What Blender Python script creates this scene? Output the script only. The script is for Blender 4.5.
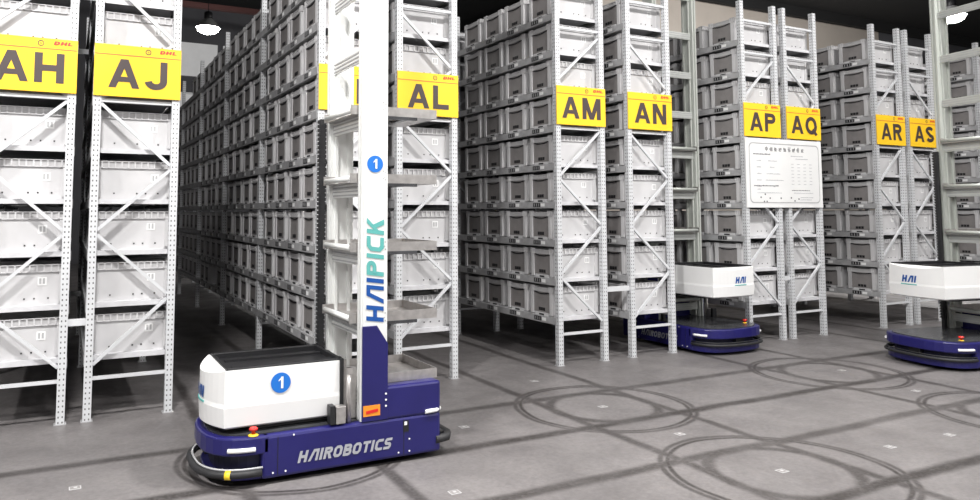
import bpy, math, random
from mathutils import Vector, Matrix
random.seed(7)
S = bpy.context.scene
C = S.collection
for o in list(bpy.data.objects): bpy.data.objects.remove(o)

# ------------------------------------------------------------------ camera
FPX, CX, CY = 743.0355, 448.1385, 155.8664          # focal length and principal point in pixels of 980 x 500
YAW, PITCH, ROLL = .4729, .0752, -.0022
cam = bpy.data.cameras.new('camera'); co = bpy.data.objects.new('camera', cam); C.objects.link(co)
cam.sensor_fit = 'HORIZONTAL'; cam.sensor_width = 36; cam.lens = FPX * 36 / 980
cam.shift_x = (490 - CX) / 980; cam.shift_y = -(250 - CY) / 980
cam.clip_end = 200
f = Vector((math.sin(YAW) * math.cos(PITCH), math.cos(YAW) * math.cos(PITCH), math.sin(PITCH)))
r = Vector((math.cos(YAW), -math.sin(YAW), 0)); u = r.cross(f)
r2 = r * math.cos(ROLL) + u * math.sin(ROLL); u2 = -r * math.sin(ROLL) + u * math.cos(ROLL)
co.matrix_world = Matrix(((r2.x, u2.x, -f.x, .6165), (r2.y, u2.y, -f.y, -6.8018), (r2.z, u2.z, -f.z, 1.6889), (0, 0, 0, 1)))
S.camera = co

# ------------------------------------------------------------------ world, exposure
w = bpy.data.worlds.new('world'); S.world = w; w.use_nodes = True
w.node_tree.nodes['Background'].inputs[0].default_value = (.8, .86, 1, 1)
w.node_tree.nodes['Background'].inputs[1].default_value = .05
vs = S.view_settings
vs.view_transform = 'Standard'; vs.look = 'None'; vs.gamma = 1; vs.use_curve_mapping = False; vs.exposure = .27
# high bay lamps, nearer rows unseen, placed for light: x, y, z, watts, label
LAMPS = [(-4.3, -3.6, 6.6, 360, 'unseen round high bay lamp over the front lane, left of rack AH'),
         (.3, -3.6, 6.6, 430, 'unseen round high bay lamp over the front lane before racks AH and AJ'),
         (4.9, -3.6, 6.6, 300, 'unseen round high bay lamp over the front lane before racks AL and AM'),
         (9.5, -3.6, 6.6, 240, 'unseen round high bay lamp over the front lane before racks AP and AQ'),
         (14.1, -3.6, 6.6, 110, 'unseen round high bay lamp over the front lane right of rack AS'),
         (-1.8, -9.0, 6.6, 230, 'unseen round high bay lamp in the second row, facing racks AH and AJ'),
         (2.8, -9.0, 6.6, 330, 'unseen round high bay lamp in the second row, facing racks AK and AL'),
         (7.4, -9.0, 6.6, 240, 'unseen round high bay lamp in the second row, facing racks AM and AN'),
         (12.0, -9.0, 6.6, 160, 'unseen round high bay lamp in the second row, facing racks AQ and AR'),
         (15.75, 4.05, 6.72, 800, 'round high bay lamp above the far ends of racks AR and AS'),
         (20.4, 3.85, 6.6, 1500, 'round high bay lamp seen through the rightmost robot mast'),
         (3.89, 14, 6.72, 160, 'glowing round high bay lamp behind rack AK in the dark aisle')]

# ------------------------------------------------------------------ materials
def mat(name, col, rough=.5, metal=0, noise=0, scale=8, bump=0, emit=0, spec=.5, detail=4):
    m = bpy.data.materials.new(name); m.use_nodes = True
    nt = m.node_tree; b = nt.nodes['Principled BSDF']
    b.inputs['Base Color'].default_value = (*col, 1); b.inputs['Roughness'].default_value = rough
    b.inputs['Metallic'].default_value = metal; b.inputs['Specular IOR Level'].default_value = spec
    if emit:
        b.inputs['Emission Color'].default_value = (*col, 1); b.inputs['Emission Strength'].default_value = emit
    if noise or bump:
        tc = nt.nodes.new('ShaderNodeTexCoord'); n = nt.nodes.new('ShaderNodeTexNoise')
        n.inputs['Scale'].default_value = scale; n.inputs['Detail'].default_value = detail
        nt.links.new(tc.outputs['Object'], n.inputs['Vector'])
        if noise:
            mp = nt.nodes.new('ShaderNodeMapRange'); mp.inputs[1].default_value = .3; mp.inputs[2].default_value = .7
            mp.inputs[3].default_value = 1 - noise; mp.inputs[4].default_value = 1 + noise
            nt.links.new(n.outputs['Fac'], mp.inputs[0])
            mx = nt.nodes.new('ShaderNodeMix'); mx.data_type = 'RGBA'; mx.blend_type = 'MULTIPLY'; mx.inputs[0].default_value = 1
            mx.inputs[6].default_value = (*col, 1); nt.links.new(mp.outputs[0], mx.inputs[7])
            nt.links.new(mx.outputs[2], b.inputs['Base Color'])
        if bump:
            bp = nt.nodes.new('ShaderNodeBump'); bp.inputs['Strength'].default_value = bump; bp.inputs['Distance'].default_value = .01
            nt.links.new(n.outputs['Fac'], bp.inputs['Height']); nt.links.new(bp.outputs[0], b.inputs['Normal'])
    return m

def upright_mat():
    m = mat('perforated_steel', (.62, .63, .65), .45, .15)
    nt = m.node_tree; N = nt.nodes; L = nt.links; b = N['Principled BSDF']
    tc = N.new('ShaderNodeTexCoord'); sp = N.new('ShaderNodeSeparateXYZ'); L.new(tc.outputs['Object'], sp.inputs[0])
    nm = N.new('ShaderNodeSeparateXYZ'); L.new(tc.outputs['Normal'], nm.inputs[0])
    def mth(op, a, bb=None, c=None):
        n = N.new('ShaderNodeMath'); n.operation = op
        for i, v in enumerate((a, bb, c)):
            if v is None: continue
            if isinstance(v, (int, float)): n.inputs[i].default_value = v
            else: L.new(v, n.inputs[i])
        return n.outputs[0]
    fz = mth('FRACT', mth('DIVIDE', sp.outputs['Z'], .042))
    inz = mth('COMPARE', fz, .5, .17)
    cx = mth('COMPARE', mth('ABSOLUTE', sp.outputs['X']), .0145, .0048)
    cy = mth('COMPARE', mth('ABSOLUTE', sp.outputs['Y']), .0145, .0048)
    ny = mth('GREATER_THAN', mth('ABSOLUTE', nm.outputs['Y']), .5)
    nx = mth('GREATER_THAN', mth('ABSOLUTE', nm.outputs['X']), .5)
    hole = mth('MULTIPLY', inz, mth('ADD', mth('MULTIPLY', cx, ny), mth('MULTIPLY', cy, nx)))
    mx = N.new('ShaderNodeMix'); mx.data_type = 'RGBA'; L.new(hole, mx.inputs[0])
    mx.inputs[6].default_value = (.62, .63, .65, 1); mx.inputs[7].default_value = (.10, .10, .105, 1)
    L.new(mx.outputs[2], b.inputs['Base Color'])
    return m

M = {}
M['steel'] = mat('painted_light_grey_steel', (.63, .64, .66), .42, .1)
M['upright'] = upright_mat()
M['beam'] = mat('galvanised_beam_steel', (.42, .42, .43), .5, .2, .12, 14)
M['deck'] = mat('shelf_deck_steel', (.60, .60, .62), .5, .1, .06, 10)
M['bin'] = mat('light_grey_bin_plastic', (.56, .555, .565), .5, 0, .05, 5)
M['rim_shade'] = mat('bin_rim_shade_grey', (.45, .445, .452), .5, 0, .05, 9)  # rim band darker, shade between ribs put into its colour; markers share it
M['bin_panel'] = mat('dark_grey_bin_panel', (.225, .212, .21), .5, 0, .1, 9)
M['black'] = mat('black_plastic', (.012, .012, .014), .45)
M['rubber'] = mat('black_rubber', (.016, .016, .018), .6, 0, .2, 30)
M['sticker'] = mat('white_paper_sticker', (.8, .8, .8), .6)
M['print'] = mat('black_print', (.03, .028, .03), .6)
M['yellow'] = mat('yellow_sign_board', (.95, .58, .02), .5, 0, .02, 3)
M['signtext'] = mat('dark_sign_lettering', (.06, .043, .043), .45)
M['red'] = mat('red_print', (.72, .05, .03), .5)
M['stripe'] = mat('rust_red_stripe', (.62, .18, .04), .5)
M['white'] = mat('white_robot_shell', (.74, .74, .74), .35, 0, .02, 3)
M['mast_grey'] = mat('grey_green_mast_metal', (.47, .49, .46), .4, .15)
M['mast'] = mat('white_anodised_mast', (.74, .75, .74), .38, .12)
M['blue'] = mat('deep_blue_robot_paint', (.012, .0105, .105), .32, 0, .08, 4)
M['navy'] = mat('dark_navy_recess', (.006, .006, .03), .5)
M['alu'] = mat('brushed_tray_metal', (.50, .48, .47), .33, .75, .15, 20)
M['deckdark'] = mat('dark_glossy_robot_deck', (.045, .046, .05), .25, 0, .3, 6)
M['badge'] = mat('blue_number_badge', (.01, .15, .56), .4)
M['logo'] = mat('blue_logo_print', (.005, .07, .30), .4)
M['teal'] = mat('teal_logo_print', (.10, .38, .36), .4)
M['silver'] = mat('silver_lettering', (.42, .43, .47), .35, .2)
M['orange'] = mat('orange_warning_label', (.75, .26, .02), .5)
M['signalred'] = mat('red_stop_button', (.6, .02, .015), .35)
M['signalyellow'] = mat('yellow_button_collar', (.85, .6, .03), .45)
M['lightbar'] = mat('white_light_bar', (.85, .85, .85), .3)
M['bulb'] = mat('glowing_lamp_glass', (1, .97, .9), .3, emit=22)
M['reflector'] = mat('lamp_reflector_aluminium', (.7, .7, .7), .3, .6)
M['wallbeige'] = mat('beige_plaster_wall', (.50, .45, .40), .85, 0, .05, 1.2, .1)
M['walldark'] = mat('dark_grey_wall', (.10, .10, .11), .85, 0, .1, 1.0)
M['wallgrey'] = mat('grey_wall', (.42, .42, .42), .85, 0, .06, 1.0)
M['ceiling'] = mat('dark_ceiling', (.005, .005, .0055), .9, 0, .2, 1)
M['beamred'] = mat('dark_red_ceiling_beam', (.05, .014, .012), .7)
M['panelwhite'] = mat('pale_emissive_panel', (.62, .62, .62), .6, 0, .08, 2, emit=.28)  # weak emission added to brighten the panels

# ------------------------------------------------------------------ mesh helpers
class MB:
    def __init__(s): s.v = []; s.f = []; s.m = []; s.smooth = []
    def face(s, idx, m=0, sm=False): s.f.append(idx); s.m.append(m); s.smooth.append(sm)
    def box(s, x0, x1, y0, y1, z0, z1, m=0):
        n = len(s.v)
        s.v += [(x0, y0, z0), (x1, y0, z0), (x1, y1, z0), (x0, y1, z0), (x0, y0, z1), (x1, y0, z1), (x1, y1, z1), (x0, y1, z1)]
        for q in ((0, 3, 2, 1), (4, 5, 6, 7), (0, 1, 5, 4), (1, 2, 6, 5), (2, 3, 7, 6), (3, 0, 4, 7)):
            s.face([n + i for i in q], m)
        return s
    def frustum(s, b, z0, t, z1, m=0):           # b,t = (x0,x1,y0,y1)
        n = len(s.v)
        for (x0, x1, y0, y1), z in ((b, z0), (t, z1)): s.v += [(x0, y0, z), (x1, y0, z), (x1, y1, z), (x0, y1, z)]
        for q in ((0, 3, 2, 1), (4, 5, 6, 7), (0, 1, 5, 4), (1, 2, 6, 5), (2, 3, 7, 6), (3, 0, 4, 7)):
            s.face([n + i for i in q], m)
        return s
    def bar(s, a, b, wx, wz, m=0, up=(0, 1, 0)):  # rectangular bar from a to b
        a = Vector(a); b = Vector(b); d = (b - a).normalized(); up = Vector(up)
        sx = d.cross(up).normalized(); sz = sx.cross(d).normalized(); n = len(s.v)
        for p in (a, b):
            for i, j in ((-1, -1), (1, -1), (1, 1), (-1, 1)): s.v.append(tuple(p + sx * (i * wx / 2) + sz * (j * wz / 2)))
        for q in ((0, 3, 2, 1), (4, 5, 6, 7), (0, 1, 5, 4), (1, 2, 6, 5), (2, 3, 7, 6), (3, 0, 4, 7)):
            s.face([n + i for i in q], m)
        return s
    def tube(s, pts, rad, seg=8, m=0):
        n0 = len(s.v); pts = [Vector(p) for p in pts]; N = len(pts)
        for i, p in enumerate(pts):
            d = (pts[min(i + 1, N - 1)] - pts[max(i - 1, 0)]).normalized()
            a = Vector((0, 0, 1)) if abs(d.z) < .9 else Vector((1, 0, 0))
            sx = d.cross(a).normalized(); sy = sx.cross(d)
            for k in range(seg):
                t = 2 * math.pi * k / seg; s.v.append(tuple(p + sx * math.cos(t) * rad + sy * math.sin(t) * rad))
        for i in range(N - 1):
            for k in range(seg):
                k2 = (k + 1) % seg
                s.face([n0 + i * seg + k, n0 + i * seg + k2, n0 + (i + 1) * seg + k2, n0 + (i + 1) * seg + k], m, True)
        s.face([n0 + k for k in range(seg)][::-1], m); s.face([n0 + (N - 1) * seg + k for k in range(seg)], m)
        return s
    def loft(s, rings, m=0, cap0=True, cap1=True, sm=False):   # rings: lists of equal count of points
        n0 = len(s.v); K = len(rings[0])
        for rg in rings: s.v += [tuple(p) for p in rg]
        for i in range(len(rings) - 1):
            for k in range(K):
                k2 = (k + 1) % K
                s.face([n0 + i * K + k, n0 + i * K + k2, n0 + (i + 1) * K + k2, n0 + (i + 1) * K + k], m, sm)
        if cap0: s.face([n0 + k for k in range(K)][::-1], m)
        if cap1: s.face([n0 + (len(rings) - 1) * K + k for k in range(K)], m)
        return s
    def prism(s, plan, z0, z1, m=0, sm=False): return s.loft([[(x, y, z0) for x, y in plan], [(x, y, z1) for x, y in plan]], m, sm=sm)
    def lathe(s, prof, c=(0, 0, 0), seg=20, m=0, cap=True):
        rings = [[(c[0] + q * math.cos(2 * math.pi * k / seg), c[1] + q * math.sin(2 * math.pi * k / seg), c[2] + z) for k in range(seg)] for q, z in prof]
        return s.loft(rings, m, cap, cap, True)
    def mesh(s, name, mats):
        me = bpy.data.meshes.new(name); me.from_pydata(s.v, [], s.f)
        for mm in mats: me.materials.append(M[mm])
        me.polygons.foreach_set('material_index', s.m); me.polygons.foreach_set('use_smooth', s.smooth); me.update()
        return me
    def build(s, name, mats, parent=None, loc=(0, 0, 0), bevel=0):
        if isinstance(mats, str): mats = [mats]
        return put(name, s.mesh(name, mats), parent, loc, bevel)

def put(name, me, parent=None, loc=(0, 0, 0), bevel=0):
    o = bpy.data.objects.new(name, me); C.objects.link(o); o.location = loc
    if parent: o.parent = parent
    if bevel:
        b = o.modifiers.new('bevel', 'BEVEL'); b.width = bevel; b.segments = 2; b.limit_method = 'ANGLE'; b.angle_limit = .6
    return o
def empty(name, loc, rz=0):
    o = bpy.data.objects.new(name, None); C.objects.link(o); o.location = loc; o.rotation_euler = (0, 0, rz); o.empty_display_size = .1
    return o
def tag(o, label=None, cat=None, group=None, kind=None):
    for k, v in (('label', label), ('category', cat), ('group', group), ('kind', kind)):
        if v: o[k] = v
    return o
def box(*a): return MB().box(*a)

# ------------------------------------------------------------------ stroke lettering
def arc(cx, cy, rx, ry, a0, a1, n=10):
    return [(cx + rx * math.cos(math.radians(a0 + (a1 - a0) * i / n)), cy + ry * math.sin(math.radians(a0 + (a1 - a0) * i / n))) for i in range(n + 1)]
def glyph(ch, t, tech=False):
    """quads / strokes of a capital of height 1; t = stroke width. returns (width, polygons)"""
    h = t / 2; P = []
    def stroke(pts, closed=False):
        pts = [q for i, q in enumerate(pts) if i == 0 or (Vector(q) - Vector(pts[i - 1])).length > 1e-4]
        n = len(pts); L = []
        for i in range(n):
            p = Vector(pts[i])
            a = Vector(pts[i - 1]) if (i > 0 or closed) else None
            b = Vector(pts[(i + 1) % n]) if (i < n - 1 or closed) else None
            d1 = (p - a).normalized() if a else None; d2 = (b - p).normalized() if b else None
            d1 = d1 or d2; d2 = d2 or d1
            n1 = Vector((-d1.y, d1.x)); n2 = Vector((-d2.y, d2.x)); mm = (n1 + n2)
            mm = mm / max(mm.length_squared / 2, .35)
            L.append((p + mm * h, p - mm * h))
        for i in range(n if closed else n - 1):
            j = (i + 1) % n; P.append([tuple(L[i][1]), tuple(L[j][1]), tuple(L[j][0]), tuple(L[i][0])])
    q = .16 if tech else None
    def rr(x0, y0, x1, y1, c=.15): return [(x0 + c, y0), (x1 - c, y0), (x1, y0 + c), (x1, y1 - c), (x1 - c, y1), (x0 + c, y1), (x0, y1 - c), (x0, y0 + c)]
    W = .78
    if ch == 'A':
        W = .88
        if tech:
            P += [[(0, 0), (t, 0), (.34 + t, 1), (.34, 1)], [(W - t * .95, 0), (W, 0), (W, 1), (W - t * .95, 1)], [(.34, 1 - t), (W, 1 - t), (W, 1), (.34, 1)]]
        else:
            P += [[(0, 0), (t, 0), (.44 + t * .52, 1), (.44 - t * .52, 1)], [(W - t, 0), (W, 0), (.44 + t * .52, 1), (.44 - t * .52, 1)], [(.2, .21), (.68, .21), (.62, .21 + t * .85), (.26, .21 + t * .85)]]
    elif ch == 'H': stroke([(h, 0), (h, 1)]); stroke([(W - h, 0), (W - h, 1)]); stroke([(h, .5), (W - h, .5)])
    elif ch == 'I': W = t; stroke([(h, 0), (h, 1)])
    elif ch == 'J': W = .66; stroke([(W - h, 1), (W - h, .3)] + arc(W / 2, .3, W / 2 - h, .3 - h, 0, -175))
    elif ch == 'K': stroke([(h, 0), (h, 1)]); P += [[(t, .32), (t, .6), (W - t * 1.25, 1), (W, 1)], [(.3, .5), (.46, .66), (W + .03, 0), (W - t * 1.15, 0)]]
    elif ch == 'L': W = .66; stroke([(h, 1), (h, h), (W, h)])
    elif ch == 'M': W = .95; stroke([(h, 0), (h, 1)]); stroke([(W - h, 0), (W - h, 1)]); P += [[(0, 1), (t * 1.15, 1), (W / 2 + t * .5, 0), (W / 2 - t * .5, 0)], [(W, 1), (W - t * 1.15, 1), (W / 2 - t * .5, 0), (W / 2 + t * .5, 0)]]
    elif ch == 'N': stroke([(h, 0), (h, 1)]); stroke([(W - h, 0), (W - h, 1)]); P += [[(0, 1), (t * 1.15, 1), (W, 0), (W - t * 1.15, 0)]]
    elif ch in 'PRBD':
        W = .74; stroke([(h, 0), (h, 1)])
        if ch == 'D': stroke([(h, 1 - h), (.4, 1 - h)] + arc(.4, .5, W - .4 - h, .5 - h, 90, -90, 8) + [(h, h)])
        else:
            stroke([(h, 1 - h), (.45, 1 - h)] + arc(.45, .72, W - .45 - h, .28 - h, 90, -90, 6) + [(h, .44 + h)])
            if ch == 'R': P.append([(.3, .46), (.3 + t, .46), (W + .03, 0), (W - t * 1.05, 0)])
            if ch == 'B': stroke([(h, .5), (.47, .5)] + arc(.47, .25 + h / 2, W - .45 - h, .25 - h / 2, 90, -90, 6) + [(h, h)])
    elif ch in 'OQ':
        W = .86 if not tech else .8
        if tech: stroke(rr(h, h, W - h, 1 - h), True)
        else: stroke(arc(W / 2, .5, W / 2 - h, .5 - h, 0, 342, 19), True)
        if ch == 'Q': P.append([(.46, .26), (.46 + t * .6, .34), (W + .02, .02), (W - t * .7, -.08)])
    elif ch == 'C': W = .74; stroke([(W, h), (.15 + h, h), (h, .15 + h), (h, .85 - h), (.15 + h, 1 - h), (W, 1 - h)])
    elif ch == 'S':
        if tech: W = .72; stroke([(0, h), (W - .2, h), (W - h, h + .12), (W - h, .38), (W - .22, .5), (.22, .5), (h, .62), (h, .88 - h), (.2, 1 - h), (W, 1 - h)])
        else: W = .74; stroke(arc(W / 2, .74, W / 2 - h, .26 - h, 20, 250, 9)[:-1] + arc(W / 2, .26 + h * .2, W / 2 - h, .26 - h, 80, -160, 9))
    elif ch == 'T': W = .72; stroke([(0, 1 - h), (W, 1 - h)]); stroke([(W / 2, 0), (W / 2, 1)])
    elif ch == '1': W = .42; P += [[(W - t, 0), (W, 0), (W, 1), (W - t, 1)], [(0, .72), (.06, .66), (W, .9), (W - t * .6, 1)], [(0, .72), (0, .6), (W - t, .76), (W, .9)]]
    else: W = .3
    return W, P
def lettering(name, text, org, ux, uy, height, t, m, parent, tech=False, shear=0, gap=.16, sx=1, center=False, colors=None, off=.002):
    """flat printed word: org + x*ux + y*uy, raised off the surface by `off`"""
    ux = Vector(ux); uy = Vector(uy); nz = ux.cross(uy); org = Vector(org); mb = MB(); x = 0; W = []
    for i, ch in enumerate(text):
        wd, P = glyph(ch, t, tech); W.append((x, P, i)); x += wd + gap
    total = (x - gap) * sx
    for x0, P, i in W:
        for ip, poly in enumerate(P):
            n = len(mb.v)
            for px, py in poly:
                X = ((x0 + px) * sx - (total / 2 if center else 0) + shear * py) * height
                mb.v.append(tuple(org + ux * X + uy * (py * height) + nz * (off + ip * .00025)))
            mb.face(list(range(n, n + len(poly))), colors[i] if colors else 0)
    return mb.build(name, m if isinstance(m, list) else [m], parent)
def disc(c, ux, uy, rad, depth=.004, seg=28):
    c = Vector(c); ux = Vector(ux); uy = Vector(uy); nz = ux.cross(uy)
    R = lambda d: [tuple(c + ux * rad * math.cos(2 * math.pi * k / seg) + uy * rad * math.sin(2 * math.pi * k / seg) + nz * d) for k in range(seg)]
    return MB().loft([R(0), R(depth)])
def ring(c, ux, uy, r0, r1, off=.002, seg=24):
    c = Vector(c); ux = Vector(ux); uy = Vector(uy); nz = ux.cross(uy); mb = MB()
    for k in range(seg):
        for q in (r0, r1):
            a = 2 * math.pi * k / seg; mb.v.append(tuple(c + ux * q * math.cos(a) + uy * q * math.sin(a) + nz * off))
    for k in range(seg):
        k2 = (k + 1) % seg; mb.face([2 * k, 2 * k + 1, 2 * k2 + 1, 2 * k2])
    return mb
EX, EY, EZ = (1, 0, 0), (0, 1, 0), (0, 0, 1)

# ------------------------------------------------------------------ setting: floor with wheel tracks, walls, ceiling
FW = .62; GAP = .191; AISLE = 1.3118; GAP2 = .4044
XL = {}; x = 0
for n, after in (('H', GAP), ('J', AISLE), ('K', GAP), ('L', AISLE), ('M', GAP2), ('N', AISLE), ('P', GAP), ('Q', AISLE), ('R', GAP), ('S', AISLE), ('T', GAP)):
    XL[n] = x; x += FW + after
AIS = [XL['J'] + FW + AISLE / 2, 4.82, XL['N'] + FW + AISLE / 2, XL['Q'] + FW + AISLE / 2]
LANES = [-1.54, -3.36]; TR = .445

def floor_mat():
    m = mat('worn_concrete_floor', (.2, .2, .2), .55)
    nt = m.node_tree; N = nt.nodes; L = nt.links; b = N['Principled BSDF']
    def put_in(n, i, v):
        if isinstance(v, (int, float)): n.inputs[i].default_value = v
        else: L.new(v, n.inputs[i])
    def mth(op, *a):
        n = N.new('ShaderNodeMath'); n.operation = op
        for i, v in enumerate(a): put_in(n, i, v)
        return n.outputs[0]
    def mr(v, a, c, d, e):
        n = N.new('ShaderNodeMapRange'); n.interpolation_type = 'SMOOTHSTEP'; put_in(n, 0, v)
        for i, q in enumerate((a, c, d, e)): n.inputs[i + 1].default_value = q
        return n.outputs[0]
    def noise(scale, detail=5, rough=.6, sc=(1, 1, 1)):
        mp = N.new('ShaderNodeMapping'); L.new(tc.outputs['Object'], mp.inputs[0]); mp.inputs['Scale'].default_value = sc
        n = N.new('ShaderNodeTexNoise'); n.inputs['Scale'].default_value = scale; n.inputs['Detail'].default_value = detail
        n.inputs['Roughness'].default_value = rough; L.new(mp.outputs[0], n.inputs['Vector']); return n.outputs['Fac']
    tc = N.new('ShaderNodeTexCoord'); sp = N.new('ShaderNodeSeparateXYZ'); L.new(tc.outputs['Object'], sp.inputs[0])
    wob = mth('MULTIPLY', mth('SUBTRACT', noise(.9, 2), .5), .09)
    X = mth('ADD', sp.outputs['X'], wob); Y = mth('ADD', sp.outputs['Y'], wob)
    def band(v, c, hw, soft, amt): return mr(mth('ABSOLUTE', mth('SUBTRACT', v, c)), hw - soft, hw + soft, amt, 0)
    masks = []
    for i, ly in enumerate(LANES):
        for s, a in ((1, .85), (-1, 1.0)): masks.append(band(Y, ly + s * TR, .055, .035, a))
    infront = mr(sp.outputs['Y'], 3, 6, 1, .3)
    for ax in AIS:
        for s in (1, -1): masks.append(mth('MULTIPLY', band(X, ax + s * TR, .045, .03, .85), infront))
    for ax in AIS:
        for ly in LANES:
            dx = mth('SUBTRACT', X, ax); dy = mth('SUBTRACT', Y, ly)
            d = mth('SQRT', mth('ADD', mth('MULTIPLY', dx, dx), mth('MULTIPLY', dy, dy)))
            masks.append(band(d, TR + .015, .045, .03, .85))
            masks.append(band(d, .72, .017, .012, 1.0)); masks.append(band(d, .768, .02, .014, .85))
    tot = masks[0]
    for k in masks[1:]: tot = mth('MAXIMUM', tot, k)
    tot = mth('MULTIPLY', tot, mr(noise(2.2, 6, .7), .3, .62, .7, 1))
    tot = mth('MULTIPLY', tot, mr(noise(40, 3, .6, (1, 1, 1)), .3, .6, .72, 1))
    cr = N.new('ShaderNodeValToRGB'); L.new(noise(1.3, 8, .65), cr.inputs[0])
    e = cr.color_ramp.elements; e[0].position = .3; e[0].color = (.112, .104, .105, 1); e[1].position = .72; e[1].color = (.186, .174, .174, 1)
    fine = N.new('ShaderNodeMix'); fine.data_type = 'RGBA'; fine.blend_type = 'MULTIPLY'; fine.inputs[0].default_value = 1
    L.new(cr.outputs[0], fine.inputs[6]); L.new(mr(noise(28, 6, .7), .3, .7, .86, 1.12), fine.inputs[7])
    # pale scuffs and dark spots
    sc = mr(noise(5, 6, .75, (.35, 1.6, 1)), .66, .74, 0, .35)
    m1 = N.new('ShaderNodeMix'); m1.data_type = 'RGBA'; L.new(sc, m1.inputs[0]); L.new(fine.outputs[2], m1.inputs[6]); m1.inputs[7].default_value = (.27, .26, .26, 1)
    dk = mr(noise(6, 5, .8, (.6, 1.5, 1)), .69, .76, 0, .7)
    m2 = N.new('ShaderNodeMix'); m2.data_type = 'RGBA'; L.new(dk, m2.inputs[0]); L.new(m1.outputs[2], m2.inputs[6]); m2.inputs[7].default_value = (.07, .067, .067, 1)
    m3 = N.new('ShaderNodeMix'); m3.data_type = 'RGBA'; L.new(tot, m3.inputs[0]); L.new(m2.outputs[2], m3.inputs[6]); m3.inputs[7].default_value = (.022, .018, .017, 1)
    L.new(m3.outputs[2], b.inputs['Base Color'])
    L.new(mr(noise(3, 4), .3, .7, .42, .62), b.inputs['Roughness'])
    bp = N.new('ShaderNodeBump'); bp.inputs['Strength'].default_value = .08; bp.inputs['Distance'].default_value = .01
    L.new(noise(60, 4), bp.inputs['Height']); L.new(bp.outputs[0], b.inputs['Normal'])
    return m
M['floor'] = floor_mat()
XA, XB, YA, YB, ZC = -9, 46, -14, 21, 9.1
def struct(name, mb, m, label=None): 
    o = mb.build(name, m); o['kind'] = 'structure'
    if label: o['label'] = label
    return o
floor = struct('floor', box(XA, XB, YA, YB, -.2, 0), 'floor')
mk = MB()
for a, b_ in ((-.04, .04),): mk.box(-.034, .034, -.03, .03, 0, .002, 0); mk.box(-.028, .028, -.024, .024, .002, .0026, 1); mk.box(-.008, .012, -.006, .014, .0026, .003, 0)
mkm = mk.mesh('position_marker', ['rim_shade', 'bin_panel'])
for px, py in ((4.81, -1.54), (4.82, -3.355), (4.82, -2.444), (5.93, -3.37), (3.453, -1.52), (6.61, -3.40), (4.83, -.443), (.715, -1.56), (2.754, -2.7), (8.0, -1.54), (7.78, -3.36), (7.78, -2.45)):
    put('position_marker', mkm, floor, (px, py, 0))
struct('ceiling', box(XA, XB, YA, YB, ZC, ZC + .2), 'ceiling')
struct('wall_left', box(XA - .2, XA, YA, YB, 0, ZC), 'wallgrey')
struct('wall_right', box(XB, XB + .2, YA, YB, 0, ZC), 'walldark')
struct('wall_front', box(XA, XB, YA - .2, YA, 0, ZC), 'wallgrey')
struct('wall_back', box(15, 30.2, 12, 12.2, 0, ZC), 'wallbeige')
struct('wall_back_right', box(30.2, XB, 12, 12.2, 0, ZC), 'walldark')
struct('wall_back_return', box(14.8, 15, 12, YB, 0, ZC), 'walldark')
wbl = struct('wall_back_left', box(XA, 14.8, YB - .2, YB, 0, ZC), 'walldark')
for k in range(4):                       # pale clerestory panels in the far wall behind the dark aisle
    x0 = 2.6 + k * 2.9
    box(x0, x0 + 2.7, YB - .26, YB - .2, 6.55, 7.75).build('panel', 'panelwhite', wbl)
    box(x0, x0 + 2.7, YB - .26, YB - .2, 5.0, 5.95).build('panel', 'panelwhite', wbl)
struct('trim_1', box(XA, 15, 15.8, 16.0, 7.75, 7.9), 'beamred')
for k in range(6):
    struct('trim_%d' % (k + 2), box(XA, XB, -12 + k * 4.6, -11.8 + k * 4.6, 8.75, 9.1), 'ceiling')

# ------------------------------------------------------------------ high bay lamps
def lamp(xx, yy, zz, watt, label):
    t = tag(empty('high_bay_lamp', (xx, yy, zz)), label, 'lamp', 'high bay lamps')
    MB().lathe([(.33, 0), (.31, .03), (.2, .17), (.11, .25), (.10, .26), (.19, .165), (.30, .03), (.32, 0)], cap=False).build('reflector', 'reflector', t)
    MB().lathe([(.10, .25), (.11, .30), (.11, .42), (.06, .46)]).build('driver_housing', 'black', t)
    MB().lathe([(.28, .05), (.29, -.02), (.26, -.09), (.18, -.14), (.07, -.16)]).build('lamp_glass', 'bulb', t)
    MB().tube([(0, 0, .44), (0, 0, ZC - zz)], .012, 6).build('hanging_rod', 'black', t)
    rear = yy > 0
    l = bpy.data.lights.new('lamp_light', 'POINT' if rear else 'AREA')
    if rear: l.shadow_soft_size = .15
    else: l.shape = 'DISK'; l.size = .56
    l.energy = watt; l.color = (1, .985, .965)
    lo = bpy.data.objects.new('lamp_light', l); C.objects.link(lo); lo.parent = t; lo.location = (0, 0, -.5 if rear else -.2)
for a in LAMPS: lamp(*a)

# ------------------------------------------------------------------ racks
RH = 4.462; P = .4283; Z0 = .4419; BAY = 2.40; NLEV = 9
BH = .075                                # beam height
BINW, BINQ, BINS = .45, .535, .115       # bin width, pitch and first bin along the aisle
def channel(hx, hy, z0, z1):
    t = .0045
    plan = [(-hx, -hy), (hx, -hy), (hx, hy), (hx - .012, hy), (hx - .012, hy - t), (hx - t, hy - t), (hx - t, -hy + t), (-hx + t, -hy + t), (-hx + t, hy - t), (-hx + .012, hy - t), (-hx + .012, hy), (-hx, hy)]
    return MB().prism(plan, z0, z1)
up_me = channel(.031, .033, .006, RH).mesh('upright', ['upright'])
foot_me = box(-.045, .045, -.033, .05, 0, .006).box(-.042, -.03, -.012, .012, .006, .016).box(.03, .042, -.012, .012, .006, .016).mesh('foot_plate', ['beam'])
zb = MB(); zb.box(-.036, -.031, -.03, BAY - .036, 0, BH); zb.box(-.031, .012, 0, BAY - .066, 0, .012); zb.box(-.031, .012, 0, BAY - .066, BH - .012, BH)
beam_me = zb.mesh('beam', ['beam'])      # opens to local -x
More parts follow.
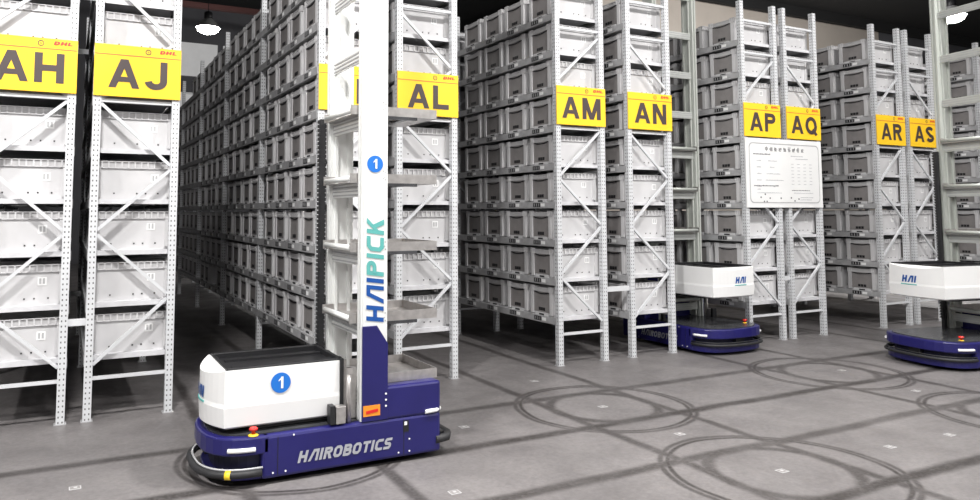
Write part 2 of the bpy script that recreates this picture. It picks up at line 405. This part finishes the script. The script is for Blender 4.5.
deck_me = box(0, FW - .062, 0, BAY - .07, 0, .012).box(0, FW - .062, 0, .012, -.028, 0).box(0, FW - .062, 1.16, 1.19, -.03, 0).mesh('shelf_deck', ['deck'])
lab = MB().box(-.002, 0, -.01, .13, .014, .062, 0).box(-.002, 0, -.10, -.025, .02, .056, 1)
for k in range(3): lab.box(-.0026, -.002, .012 + k * .042, .022 + k * .042, .02, .056, 2)
lab_me = lab.mesh('shelf_label', ['black', 'sticker', 'beam'])
NODES = [.43 + .5483 * k for k in range(7)]
zig = {}
for flip in (0, 1):
    for k in range(6):
        a = .031 if (k + flip) % 2 == 0 else FW - .031; b = FW - a
        zig[flip, k] = MB().bar((a, 0, NODES[k] + .02), (b, 0, NODES[k + 1] - .02), .026, .026).mesh('diagonal_brace', ['steel'])
hor_me = MB().bar((.031, 0, 0), (FW - .031, 0, 0), .026, .032).mesh('cross_brace', ['steel'])
beams = {}
def rack(n, bays, flip, levels=lambda b: NLEV, faceleft=True, desc=''):
    x0 = XL[n]
    t = tag(empty('storage_rack', (x0, 0, 0)), desc, 'rack', 'steel storage racks')
    for b in range(bays + 1):
        yy = .033 + b * BAY
        for s in (0, 1):
            put('upright', up_me, t, (s * FW, yy, 0)); put('foot_plate', foot_me, t, (s * FW, yy, 0))
        for k in range(6): put('diagonal_brace', zig[flip, k], t, (0, yy, 0))
        for zz in (.34, 3.78, 4.21): put('cross_brace', hor_me, t, (0, yy, zz))
    put('cross_brace', hor_me, t, (0, .033, 2.63))
    for b in range(bays):
        for l in range(levels(b)):
            z = Z0 + l * P; y0 = .066 + b * BAY
            bl = put('beam', beam_me, t, (-.0, y0, z)); br = put('beam', beam_me, t, (FW, y0, z)); br.rotation_euler = (0, 0, math.pi); br.location.y += BAY - .066
            put('shelf_deck', deck_me, t, (.031, y0 + .002, z + BH - .012))
            if faceleft and b < 3:
                for k in range(4): put('shelf_label', lab_me, bl, (-.036, BINS - .066 + BINW / 2 + k * BINQ, 0))
    return t
RACKS = {}
for n, bays, fl, d in (('H', 2, False, 'leftmost light grey steel rack, cut by the photo edge, under the AH sign'),
        ('J', 2, False, 'light grey steel rack under the AJ sign'), ('K', 5, True, 'long grey steel rack behind the near robot mast'),
        ('L', 2, False, 'grey steel rack under the AL sign'), ('M', 2, True, 'grey steel rack under the AM sign'),
        ('N', 2, True, 'grey steel rack under the AN sign'), ('P', 2, True, 'grey steel rack under the AP sign'),
        ('Q', 2, False, 'grey steel rack under the AQ sign'), ('R', 2, True, 'grey steel rack under the AR sign'),
        ('S', 2, False, 'grey steel rack under the AS sign'), ('T', 2, True, 'rightmost grey steel rack, seen through the right robot mast')):
    RACKS[n] = rack(n, bays, 1 if n in 'HKMPRT' else 0, faceleft=fl, desc=d)
for a, b in (('H', 'J'), ('K', 'L'), ('M', 'N'), ('P', 'Q'), ('R', 'S')):
    g = XL[b] - XL[a] - FW - .062
    me = box(0, g, -.012, .012, -.028, .028).mesh('row_spacer', ['steel'])
    for zz in ((.80, 3.5) if a == 'H' else (.80,)):
        for yy in (.033, .033 + BAY): put('row_spacer', me, RACKS[a], (FW + .031, yy, zz))

# ------------------------------------------------------------------ bins
BD = .65; BHT = .325
def bin_meshes():
    hx, hy = BD / 2, BINW / 2; b = MB()
    b.frustum((-hx + .03, hx - .03, -hy + .025, hy - .025), 0, (-hx + .014, hx - .014, -hy + .012, hy - .012), .275)
    for sx in (-1, 1):                                     # light ribs either side of the dark end panel
        for yy in (-.187, .187):
            b.box(min(sx * (hx - .024), sx * (hx - .002)), max(sx * (hx - .024), sx * (hx - .002)), yy - .026, yy + .026, .012, .28)
        b.box(min(sx * (hx - .024), sx * (hx - .006)), max(sx * (hx - .024), sx * (hx - .006)), -.13, .13, .0, .03)
    for sy in (-1, 1):
        for xx in (-.285, .285): b.box(xx - .02, xx + .02, min(sy * (hy - .02), sy * (hy - .004)), max(sy * (hy - .02), sy * (hy - .004)), .02, .28)
        for xx in (-.16, .02, .09, .19):                    # drain holes
            b.box(xx - .006, xx + .006, min(sy * (hy - .03), sy * (hy - .0185)), max(sy * (hy - .03), sy * (hy - .0185)), .045, .057, 1)
    rm = MB(); t = .018
    for z0, z1 in ((.262, .268), (.319, .325)):
        rm.box(-hx, hx, -hy, -hy + t, z0, z1, 1); rm.box(-hx, hx, hy - t, hy, z0, z1, 1)
        for sx in (-1, 1):
            xa, xb = sorted((sx * hx, sx * (hx - t)))
            rm.box(xa, xb, -hy, -.145, z0, z1, 1); rm.box(xa, xb, .145, hy, z0, z1, 1)
    for sx in (-1, 1):
        xa, xb = sorted((sx * hx, sx * (hx - t)))
        rm.box(xa, xb, -.145, .145, .30, .312); rm.box(*sorted((sx * (hx - .005), sx * (hx - t))), -.145, .145, .262, .30)
    for sy in (-1, 1):
        ya, yb = sorted((sy * (hy - .012), sy * (hy - t)))
        rm.box(-hx, hx, ya, yb, .26, .325)
        ya, yb = sorted((sy * hy, sy * (hy - .013)))
        for k in range(13):
            xx = -hx + .015 + k * (BD - .03) / 12; rm.box(xx - .006, xx + .006, ya, yb, .262, .325, 1)
    for sx in (-1, 1):
        xa, xb = sorted((sx * hx, sx * (hx - .008))); xc, xd = sorted((sx * (hx - .006), sx * (hx - t)))
        for s in (-1, 1): rm.box(xc, xd, *sorted((s * .145, s * hy)), .26, .325)
        for yy in (-.215, -.185, -.155, .155, .185, .215): rm.box(xa, xb, yy - .006, yy + .006, .262, .325, 1)
        for k in range(5): rm.box(xa, xb, -.1 + k * .05 - .003, -.1 + k * .05 + .003, .285, .312)
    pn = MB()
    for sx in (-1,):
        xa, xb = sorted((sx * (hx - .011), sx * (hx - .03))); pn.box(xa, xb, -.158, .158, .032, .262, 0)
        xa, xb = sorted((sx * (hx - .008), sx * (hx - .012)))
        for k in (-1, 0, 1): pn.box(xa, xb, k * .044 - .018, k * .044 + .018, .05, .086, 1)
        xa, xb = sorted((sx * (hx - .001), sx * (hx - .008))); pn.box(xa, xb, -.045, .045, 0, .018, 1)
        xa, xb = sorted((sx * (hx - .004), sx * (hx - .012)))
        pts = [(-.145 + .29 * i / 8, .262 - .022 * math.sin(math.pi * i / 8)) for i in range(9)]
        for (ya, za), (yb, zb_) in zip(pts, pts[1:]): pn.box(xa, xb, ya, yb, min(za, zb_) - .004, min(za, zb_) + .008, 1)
    st = MB().box(.12, .185, -hy + .0145, -hy + .0165, .155, .225, 0)
    for a, c in ((.131, .147), (.157, .173)): st.box(a, c, -hy + .0135, -hy + .0145, .168, .212, 1)
    return (b.mesh('storage_bin', ['bin', 'print']), rm.mesh('ribbed_rim', ['rim_shade', 'bin']), pn.mesh('end_panel', ['bin_panel', 'black']), st.mesh('barcode_sticker', ['sticker', 'beam']))
bin_me, rim_me, pan_me, stk_me = bin_meshes()
ORD = ['first', 'second', 'third', 'fourth', 'fifth', 'sixth', 'seventh', 'eighth', 'top']
def bin_pos(n, bay, k, l): return (XL[n] + FW / 2, bay * BAY + BINS + BINW / 2 + k * BINQ, Z0 + l * P + BH)
named = {'H': lambda b, k: b == 0 and k == 0, 'J': lambda b, k: b == 0 and k == 0, 'L': lambda b, k: b == 0 and k == 0,
         'K': lambda b, k: b < 3, 'M': lambda b, k: b == 0, 'N': lambda b, k: b == 0 and k < 2, 'P': lambda b, k: b == 0,
         'Q': lambda b, k: b == 0 and k == 0, 'R': lambda b, k: b == 0, 'S': lambda b, k: b == 0 and k == 0, 'T': lambda b, k: b == 0 and k < 2}
rest = []; count = 0
for n, t in RACKS.items():
    bays = {'K': 5}.get(n, 2)
    for b in range(bays):
        for k in range(4):
            for l in range(NLEV):
                if n == 'K' and l == NLEV - 1 and (b > 3 or (b == 3 and k > 1)): continue
                if n == 'K' and b == 2 and l == 0 and k == 1: continue          # the gap in the lowest row
                p = bin_pos(n, b, k, l)
                if not named[n](b, k): rest.append(p); continue
                o = put('storage_bin', bin_me, None, (p[0] + random.uniform(-.012, .012), p[1] + random.uniform(-.012, .012), p[2]))
                where = 'rack A%s, %s shelf, ' % (n, ORD[l] if l == 8 else ORD[l] + ' lowest' if l else 'lowest')
                where += '%s bay, %s bin from front' % (ORD[b], ORD[k]) if n in 'KMPRNT' else 'front bin'
                if n == 'T': where = where.replace('rack AT', 'rightmost rack')
                tag(o, 'grey plastic bin, ' + where, 'bin', 'grey storage bins'); count += 1
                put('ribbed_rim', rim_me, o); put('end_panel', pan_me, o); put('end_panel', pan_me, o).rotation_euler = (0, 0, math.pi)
                if b == 0 and k == 0: put('barcode_sticker', stk_me, o, (random.uniform(-.01, .01), 0, random.uniform(-.01, .01)))
print('BINS', count, 'rest', len(rest))
rb = MB(); hx, hy = BD / 2, BINW / 2
for (x, y, z) in rest:
    rb.frustum((x - hx + .03, x + hx - .03, y - hy + .025, y + hy - .025), z, (x - hx + .014, x + hx - .014, y - hy + .012, y + hy - .012), z + .27, 0)
    for z0, z1 in ((.262, .27), (.318, .325)): rb.box(x - hx, x + hx, y - hy, y + hy, z + z0, z + z1, 0)
    rb.box(x - hx + .006, x + hx - .006, y - hy + .006, y + hy - .006, z + .27, z + .318, 0)
    for s in (-1, 1):
        for yy in (-.187, .187): rb.box(*sorted((x + s * (hx - .024), x + s * (hx - .002))), y + yy - .026, y + yy + .026, z + .012, z + .28, 0)
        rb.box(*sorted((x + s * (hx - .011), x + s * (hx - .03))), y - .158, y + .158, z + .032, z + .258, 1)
        rb.box(*sorted((x + s * (hx - .004), x + s * (hx - .012))), y - .1, y + .1, z + .245, z + .27, 2)
        rb.box(*sorted((x + s * (hx - .008), x + s * (hx - .012))), y - .06, y + .06, z + .05, z + .086, 2)
tag(rb.build('storage_bins', ['bin', 'bin_panel', 'black']), 'rows of grey plastic bins further back in the racks', 'bins', None, 'stuff')

# ------------------------------------------------------------------ yellow rack signs
SZ0, SZ1 = 2.664, 3.105
def sign(n, text, label):
    W = FW + .066; Hs = SZ1 - SZ0; y = -.006
    o = box(-W / 2, W / 2, -.012, 0, 0, Hs).build('rack_sign', 'yellow', None, (XL[n] + FW / 2, y, SZ0), .002)
    tag(o, label, 'sign', 'yellow rack signs')
    F = -.012
    lettering('lettering', text, (0, F, .075), EX, EZ, .245, .21, 'signtext', o, center=True, gap=.15, sx=1.12)
    box(-W / 2 + .004, W / 2 - .004, F - .002, F, Hs * .795, Hs * .815).build('stripe', 'stripe', o)
    e = ring((.075, F, Hs * .90), EX, EZ, .017, .024).build('emblem', 'signtext', o)
    box(.069, .081, F - .003, F, Hs * .89, Hs * .91).build('emblem_centre', 'stripe', e)
    lettering('brand_print', 'DHL', (.165, F, Hs * .885), EX, EZ, .03, .28, 'red', o, shear=.3, gap=.12, sx=1.9)
    for xx in (-W / 2 + .033, W / 2 - .033): box(xx - .012, xx + .012, .0, .006, .1, .3).build('clip', 'steel', o)
    return o
for n in 'HJKLMNPQRS':
    sign(n, 'A' + n, 'yellow rack sign lettered A%s%s' % (n, {'K': ', mostly hidden behind the white robot mast', 'S': ', partly hidden by the right robot mast', 'H': ', cut by the left photo edge'}.get(n, ' with red brand print above')))

# rules board under AP and AQ
bx0, bx1, bz0, bz1 = XL['P'] - .03, XL['Q'] + FW + .02, 1.735, 2.645
bw, bh = bx1 - bx0, bz1 - bz0
rbd = tag(box(0, bw, -.012, 0, 0, bh).build('rules_board', 'white', None, (bx0, -.006, bz0), .003), 'white printed rules board hanging below the AP and AQ signs', 'board')
def frame_line(x0, x1, z0, z1, c, t, y):
    pts = []
    for cx_, cz, a in ((x1 - c, z1 - c, 0), (x0 + c, z1 - c, 90), (x0 + c, z0 + c, 180), (x1 - c, z0 + c, 270)): pts += arc(cx_, cz, c, c, a, a + 90, 5)
    mb = MB(); n = len(pts); mx, mz = (x0 + x1) / 2, (z0 + z1) / 2
    for px, pz in pts:
        mb.v.append((px, y, pz)); mb.v.append((px + (t if px < mx else -t), y, pz + (t if pz < mz else -t)))
    for i in range(n):
        j = (i + 1) % n; mb.face([2 * i, 2 * i + 1, 2 * j + 1, 2 * j])
    return mb
frame_line(.06, bw - .06, .06, bh - .06, .06, .012, -.014).build('printed_border', 'beam', rbd)
M['greyprint'] = mat('pale_grey_print', (.42, .42, .45), .6)
M['darkprint'] = mat('dark_grey_print', (.12, .12, .13), .6)
def hanzi(mb, x, z, s, seed):
    rg = random.Random(seed)
    if seed == 0:
        for a in ((.1, .9, .68, .78), (.1, .9, .3, .4), (.1, .2, .3, .78), (.8, .9, .3, .78), (.45, .56, 0, 1)): mb.box(x + a[0] * s, x + a[1] * s, -.0145, -.012, z + a[2] * s, z + a[3] * s)
        return
    for k in range(rg.randint(3, 4)): 
        zz = .05 + k * .28; a = rg.uniform(0, .25); mb.box(x + a * s, x + rg.uniform(.75, 1) * s, -.0145, -.012, z + zz * s, z + (zz + .1) * s)
    for k in range(rg.randint(2, 3)):
        xx = .1 + k * .34; a = rg.uniform(0, .4); mb.box(x + xx * s, x + (xx + .11) * s, -.0145, -.012, z + a * s, z + rg.uniform(.7, 1) * s)
tb = MB()
for k in range(9): hanzi(tb, .36 + k * .088, bh - .165, .06, k)
tb.build('title_print', 'darkprint', rbd)
g = MB(); d = MB(); rg = random.Random(3)
def line(mb, x0, x1, z, hgt):
    xx = x0
    while xx < x1: 
        s = hgt * rg.uniform(.7, 1.5); mb.box(xx, min(xx + s, x1), -.0135, -.012, z, z + hgt * rg.uniform(.6, 1)); xx += s + hgt * .4
line(d, .14, .46, bh - .215, .018)
for i, (a, b) in enumerate(((.42, .58), (.45, .53), (.38, .64), (.36, .7), (.5, .54))):
    z = bh - .30 - i * .085; line(g, .20, .28, z, .014); line(g, a, b, z, .014)
line(d, .14, .60, .30 - .02, .017); line(g, .2, .26, .235, .014); line(g, .2, .66, .19, .012)
line(g, .86, 1.1, bh - .225, .013); line(g, .95, 1.2, bh - .26, .012)
for r_ in range(7):
    z = bh - .33 - r_ * .045
    for c_ in range(4):
        xx = .86 + c_ * .12; line(g, xx, xx + .05, z, .009)
line(d, .86, 1.22, .225, .012); line(g, .9, 1.28, .19, .012); line(g, 1.02, 1.28, .13, .012); line(g, 1.02, 1.25, .10, .012)
for xx, zz in ((.33, .165), (.25, .125), (.42, .115), (.36, .04 + .03), (.31, .07), (.63, .115), (.83, .12), (.98, .105), (.9, .08)): d.box(xx, xx + .022, -.0135, -.012, zz, zz + .02)
tag(g.build('fine_print', 'greyprint', rbd), kind='stuff'); tag(d.build('heading_print', 'darkprint', rbd), kind='stuff')

# ------------------------------------------------------------------ picking robots (front towards local -x)
TRAYZ = [.935, 1.415, 1.89, 2.365]
def dplan(xr, xf, hw, n=14, p=2.6):
    pts = [(xr, -hw)]
    for i in range(n + 1):
        a = -math.pi / 2 - math.pi * i / n
        ca, sa = math.cos(a), math.sin(a)
        pts.append((-.50 + (xf + .50) * -(-abs(ca) ** (2 / p)), hw * math.copysign(abs(sa) ** (2 / p), sa)))
    pts.append((xr, hw)); return pts[::-1]
def robot(loc, rz, bz, label, logo_y, number, trays, uppers, HW=.40, BU=.095, MM='mast', BW=.325, mast_h=5.3):
    t = tag(empty('picking_robot', loc, rz), label, 'robot', 'warehouse picking robots')
    body = box(-.50, .74, -HW, HW, .035, .30).build('base_body', 'blue', t, bevel=.02)
    MB().prism(dplan(-.45, -.83, HW), .19, .30).build('front_lip', 'blue', t, bevel=.012)
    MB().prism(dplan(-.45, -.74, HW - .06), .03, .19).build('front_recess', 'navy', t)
    MB().prism(dplan(-.45, -.79 if number else -.815, HW - (.03 if number else .006)), .035, .07 if number else .105).build('front_skirt', 'blue', t, bevel=.006)
    box(-.79, -.73, -.07, .07, .14, .19).build('laser_scanner', 'black', t, bevel=.006)
    pts = [(x_, y_, .085 if number else .12) for x_, y_ in dplan(-.53, -.855, HW + .004, 22)][1:-1]
    MB().tube(pts, .024 if number else .017, 8).build('front_bumper', 'rubber', t)
    MB().tube([(x_ * .985, y_ * .985, z_ + .027) for x_, y_, z_ in pts], .007, 6).build('bumper_strip', 'beam' if number else 'rubber', t)
    q0, q1 = sorted([q for q in pts if q[1] < 0 and q[0] < -.66], key=lambda q: -q[0])[:2]
    if number: MB().tube([q0, Vector(q0).lerp(Vector(q1), .75)], .028, 8).build('bumper_tag', 'signalyellow', t)
    for s in (-1, 1):
        lp = [(q[0] - .006, q[1] * 1.012, .228) for q in dplan(-.45, -.83, HW, 60) if q[1] * s > HW * .8 and q[0] > -.70 and q[0] < -.53]
        if len(lp) > 2: MB().tube(lp, .014, 8).build('light_bar', 'lightbar', t)
        MB().tube([(.62, s * (HW + .004), .315), (.70, s * (HW + .004), .318), (.745, s * (HW - .03), .32)], .014, 8).build('light_bar', 'lightbar', t)
    MB().prism(dplan(.30, -.78, HW - .05), .30, .308).build('deck_plate', 'deckdark', t)
    box(.30, .74, -HW, HW, .295, .515).build('rear_housing', 'blue', t, bevel=.018)
    rp = [(.70, -.39, .115), (.80, -.37, .115), (.845, -.29, .115), (.85, 0, .115), (.845, .29, .115), (.80, .37, .115), (.70, .39, .115)]
    MB().tube(rp, .03, 8).build('rear_bumper', 'rubber', t)
    box(.73, .80, -.33, .33, .085, .15).build('bumper_mount', 'black', t, bevel=.006)
    for s in (-1, 1):                               # panel joints, screws and the maker's lettering on both sides
        ys = s * (HW + .0015)
        for xx in (-.40, .46): box(xx - .002, xx + .002, min(ys, s * HW), max(ys, s * HW), .05, .285).build('panel_joint', 'black', body)
        for xx, zz in ((-.43, .07), (-.35, .07), (.42, .07), (.50, .07), (.50, .15), (-.30, .285)):
            disc((xx, ys, zz), (1, 0, 0) if s < 0 else (-1, 0, 0), EZ, .006, .003, 8).build('screw', 'lightbar', body)
        lettering('maker_lettering', 'HAIROBOTICS', (-.275 if s < 0 else .375, s * HW, .105), (1, 0, 0) if s < 0 else (-1, 0, 0), EZ, .072, .24, 'silver', body, tech=True, shear=.25, gap=.14, sx=1.0, off=.003)
        box(.455, .495, min(s * HW, s * (HW + .003)), max(s * HW, s * (HW + .003)), .20, .275).build('charging_port', 'black', body)
        box(.462, .482, min(s * HW, s * (HW + .005)), max(s * HW, s * (HW + .005)), .245, .268).build('port_label', 'sticker', body)
    e = MB().lathe([(.032, 0), (.032, .006), (.02, .012)], (-.545, -.36, .30), 16).build('stop_button_collar', 'signalyellow', t)
    MB().lathe([(.012, .01), (.012, .03), (.026, .034), (.028, .045), (.02, .052)], (-.545, -.36, .30), 16).build('stop_button', 'signalred', e)
    # mast
    for s in (-1, 1):
        y0, y1 = (s * .39, s * .31); ya, yb = min(y0, y1), max(y0, y1)
        m = MB().box(.165, .34, ya, yb, .30, mast_h).box(.15, .165, ya + .004, ya + .03, .30, mast_h).box(.15, .165, yb - .03, yb - .004, .30, mast_h)
        inner = (yb, yb + .022) if s < 0 else (ya - .022, ya)
        m.box(.19, .215, *inner, .32, mast_h - .05).box(.29, .315, *inner, .32, mast_h - .05)
        po = m.build('mast_post', MM, t, bevel=.003)
        for l in [.49] + trays + uppers[:2]:
            for (dx, dz) in ((-.012, .03), (.006, .02), (.0, -.01), (-.012, -.02), (.006, -.03)):
                disc((.318 + dx, y0, l + .05 + dz), (1, 0, 0) if s < 0 else (-1, 0, 0), EZ, .005, .002, 8).build('rivet', 'beam', po)
        plan = [(.158, .30), (.342, .30), (.342, .80), (.262, .925), (.158, .925)]
        yo = y0 + s * .012
        cv = MB().loft([[(a, y0 + s * .0, b) for a, b in plan], [(a, yo, b) for a, b in plan]] if s < 0 else [[(a, yo, b) for a, b in plan], [(a, y0, b) for a, b in plan]])
        cvo = cv.build('post_cover', 'blue', t, bevel=.003)
        if s < 0:
            box(.165, .285, yo - .002, yo, .335, .405).build('warning_label', 'orange', cvo)
            MB().bar((.185, yo - .003, .36), (.27, yo - .003, .37), .02, .002, up=(0, 1, 0)).build('warning_arrow', 'signalred', cvo)
            for zz in (.47, .43, .39): disc((.327, yo, zz), EX, EZ, .007, .003, 8).build('screw', 'lightbar', cvo)
            lettering('mast_lettering', 'HAIPICK', (.312, y0, .945), EZ, (-1, 0, 0), .125, .22, ['logo', 'teal'], po, tech=True, shear=.14, gap=.14, sx=1.06, colors=[0, 0, 0, 1, 1, 1, 1], off=.003)
            if number:
                bd = disc((.245, y0, 2.017), EX, EZ, .058).build('number_badge', 'badge', po)
                lettering('number', '1', (.245, y0 - .004, 1.985), EX, EZ, .066, .2, 'lightbar', bd, center=True)
    box(.16, .34, -.39, .39, mast_h, mast_h + .05).build('mast_head', MM, t, bevel=.004)
    for l in [.49] + trays + uppers:    # cross plates between the two posts
        cp = box(.18, .20, -.31, .31, l - .095, l - .005).build('cross_plate', MM, t)
        g_ = MB()
        for k in range(3): g_.box(.176, .18, -.305, .305, l - .085 + k * .028, l - .075 + k * .028)
        g_.build('groove_shade', 'beam', cp)  # dark strips set proud to stand in for shade in the plate grooves
    def tray(z):
        tr = MB().box(.12, .76, -.295, .295, z, z + .006)
        tr.box(.10, .76, -.30, -.293, z, z + .065).box(.10, .76, .293, .30, z, z + .065).box(.754, .76, -.295, .295, z, z + .065)
        o = tr.build('tray', 'alu', t)
        br = MB().box(.34, .60, -.31, -.285, z - .022, z).box(.34, .60, .285, .31, z - .022, z).box(.5, .54, -.29, .29, z - .02, z)
        br.build('tray_bracket', 'deckdark', o)
        MB().tube([(.115, -.28, z + .03), (.115, .28, z + .03)], .02, 10).build('tray_roller', MM, o)
        return o
    tray(.515)
    for z in trays: tray(z)
    ch = MB()
    for k in range(60): ch.box(.075, .135, .345, .385, .42 + k * .033, .42 + k * .033 + .026)
    ch.box(.085, .125, .34, .38, .31, 2.4)
    ch.build('drag_chain', 'rubber', t)
    MB().tube([(.075, -.37, .31), (.075, -.37, .66)], .016, 10).build('guide_rod', 'alu', t)
    box(.06, .095, -.39, -.35, .62, .66).build('rod_clamp', 'alu', t)
    box(-.02, .045, -.40, -.335, .31, .42).build('connector_block', 'alu', t, bevel=.003)
    box(-.06, -.025, -.40, -.33, .31, .43).build('sensor_block', 'black', t, bevel=.003)
    # lifting picker box
    bxh = .358
    def shellx(y_, ins=.012): return -.73 + ins - BU * (1 - min(1, abs(y_) / (BW - ins)) ** 2)
    def bplan(ins, xr=.04):
        hw = BW - ins; pts = [(xr, -hw), (xr, hw)]
        return pts + [(shellx(hw - 2 * hw * i / 12, ins), hw - 2 * hw * i / 12) for i in range(13)]
    lev = [(0, .03), (.012, .014), (.13, .008), (.155, .012), (bxh, .014)]
    dz = lambda a: -.035 * max(0, -.716 - a) / BU
    sh = MB().loft([[(a, b, bz + z + (dz(a) if z == bxh else 0)) for a, b in bplan(i)] for z, i in lev], 0, True, False)
    inner = bplan(.03, .03); outer = bplan(.014)
    n0 = len(sh.v); K = len(outer); sh.v += [(a, b, bz + bxh + dz(a)) for a, b in outer] + [(max(a, -.70), b, bz + bxh) for a, b in inner]
    for k in range(K): sh.face([n0 + k, n0 + (k + 1) % K, n0 + K + (k + 1) % K, n0 + K + k])
    so = sh.build('picker_shell', 'white', t)
    W2 = BW - .03
    box(-.70, .035, -W2, W2, bz + .06, bz + bxh - .025).build('picker_bed', 'black', so)
    for s in (-1, 1):
        a, b = sorted((s * (W2 - .035), s * (W2 + .005))); box(-.70, .05, a, b, bz + bxh - .05, bz + bxh + .012).build('picker_side_rail', 'black', so, bevel=.004)
    box(-.705, -.68, -W2, W2, bz + bxh - .05, bz + bxh + .008).build('picker_front_rail', 'black', so)
    for yy in (-.15, .10): box(-.64, .10, yy, yy + .05, bz + bxh - .03, bz + bxh - .01).build('fork_arm', 'black', so)
    box(.03, .055, -BW, BW, bz + .0, bz + bxh + .012).build('picker_back_plate', 'black', so)
    cg = box(.055, .15, -.30, .30, bz + .02, bz + .12).build('carriage', 'deckdark', t)
    for s in (-1, 1):
        a, b = sorted((s * .25, s * .305)); box(.055, .15, a, b, bz - .03, bz + .30).build('carriage_bracket', 'alu', cg)
    box(-.5, .05, -.27, .27, bz - .025, bz + .002).build('picker_underside', 'black', so)
    if number:
        bd = disc((-.365, -BW + .012, bz + .255), EX, EZ, .064).build('number_badge', 'badge', so)
        lettering('number', '1', (-.365, -BW + .008, bz + .22), EX, EZ, .074, .2, 'lightbar', bd, center=True)
    lo = lettering('logo_lettering', 'HAI', (0, logo_y, bz + .165), (0, -1, 0), EZ, .075, .27, 'logo', so, tech=True, shear=.2, gap=.16, sx=1.05, center=True, off=.0)
    for v in lo.data.vertices: v.co.x += shellx(v.co.y) - .004
    lg = MB()
    for k in range(9):
        ya, yb = logo_y + .10 - k * .023 - .018, logo_y + .10 - k * .023; lx = shellx((ya + yb) / 2)
        lg.box(lx - .006, lx + .002, ya, yb, bz + .135, bz + .147)
    lg.build('logo_underline', 'teal', so)
    return t
T2 = [.88, 1.41, 1.95, 2.49]; U2 = [3.03, 3.57, 4.11, 4.65]
robot((2.24, -1.66, 0), 0, .342, 'near picking robot numbered 1 with lettered white mast and blue base', .0, True, TRAYZ, [2.84, 3.32, 3.8, 4.28])
robot((AIS[2] + .01, .40, 0), math.pi / 2, .66, 'picking robot between racks AN and AP with raised white box', -.08, False, T2, U2, .49, .03, 'mast_grey', .355)
robot((9.76, -1.86, 0), -math.radians(10), .73, 'picking robot at the right photo edge in front of rack AS', .065, False, T2, U2, .49, .03, 'mast_grey', .355)
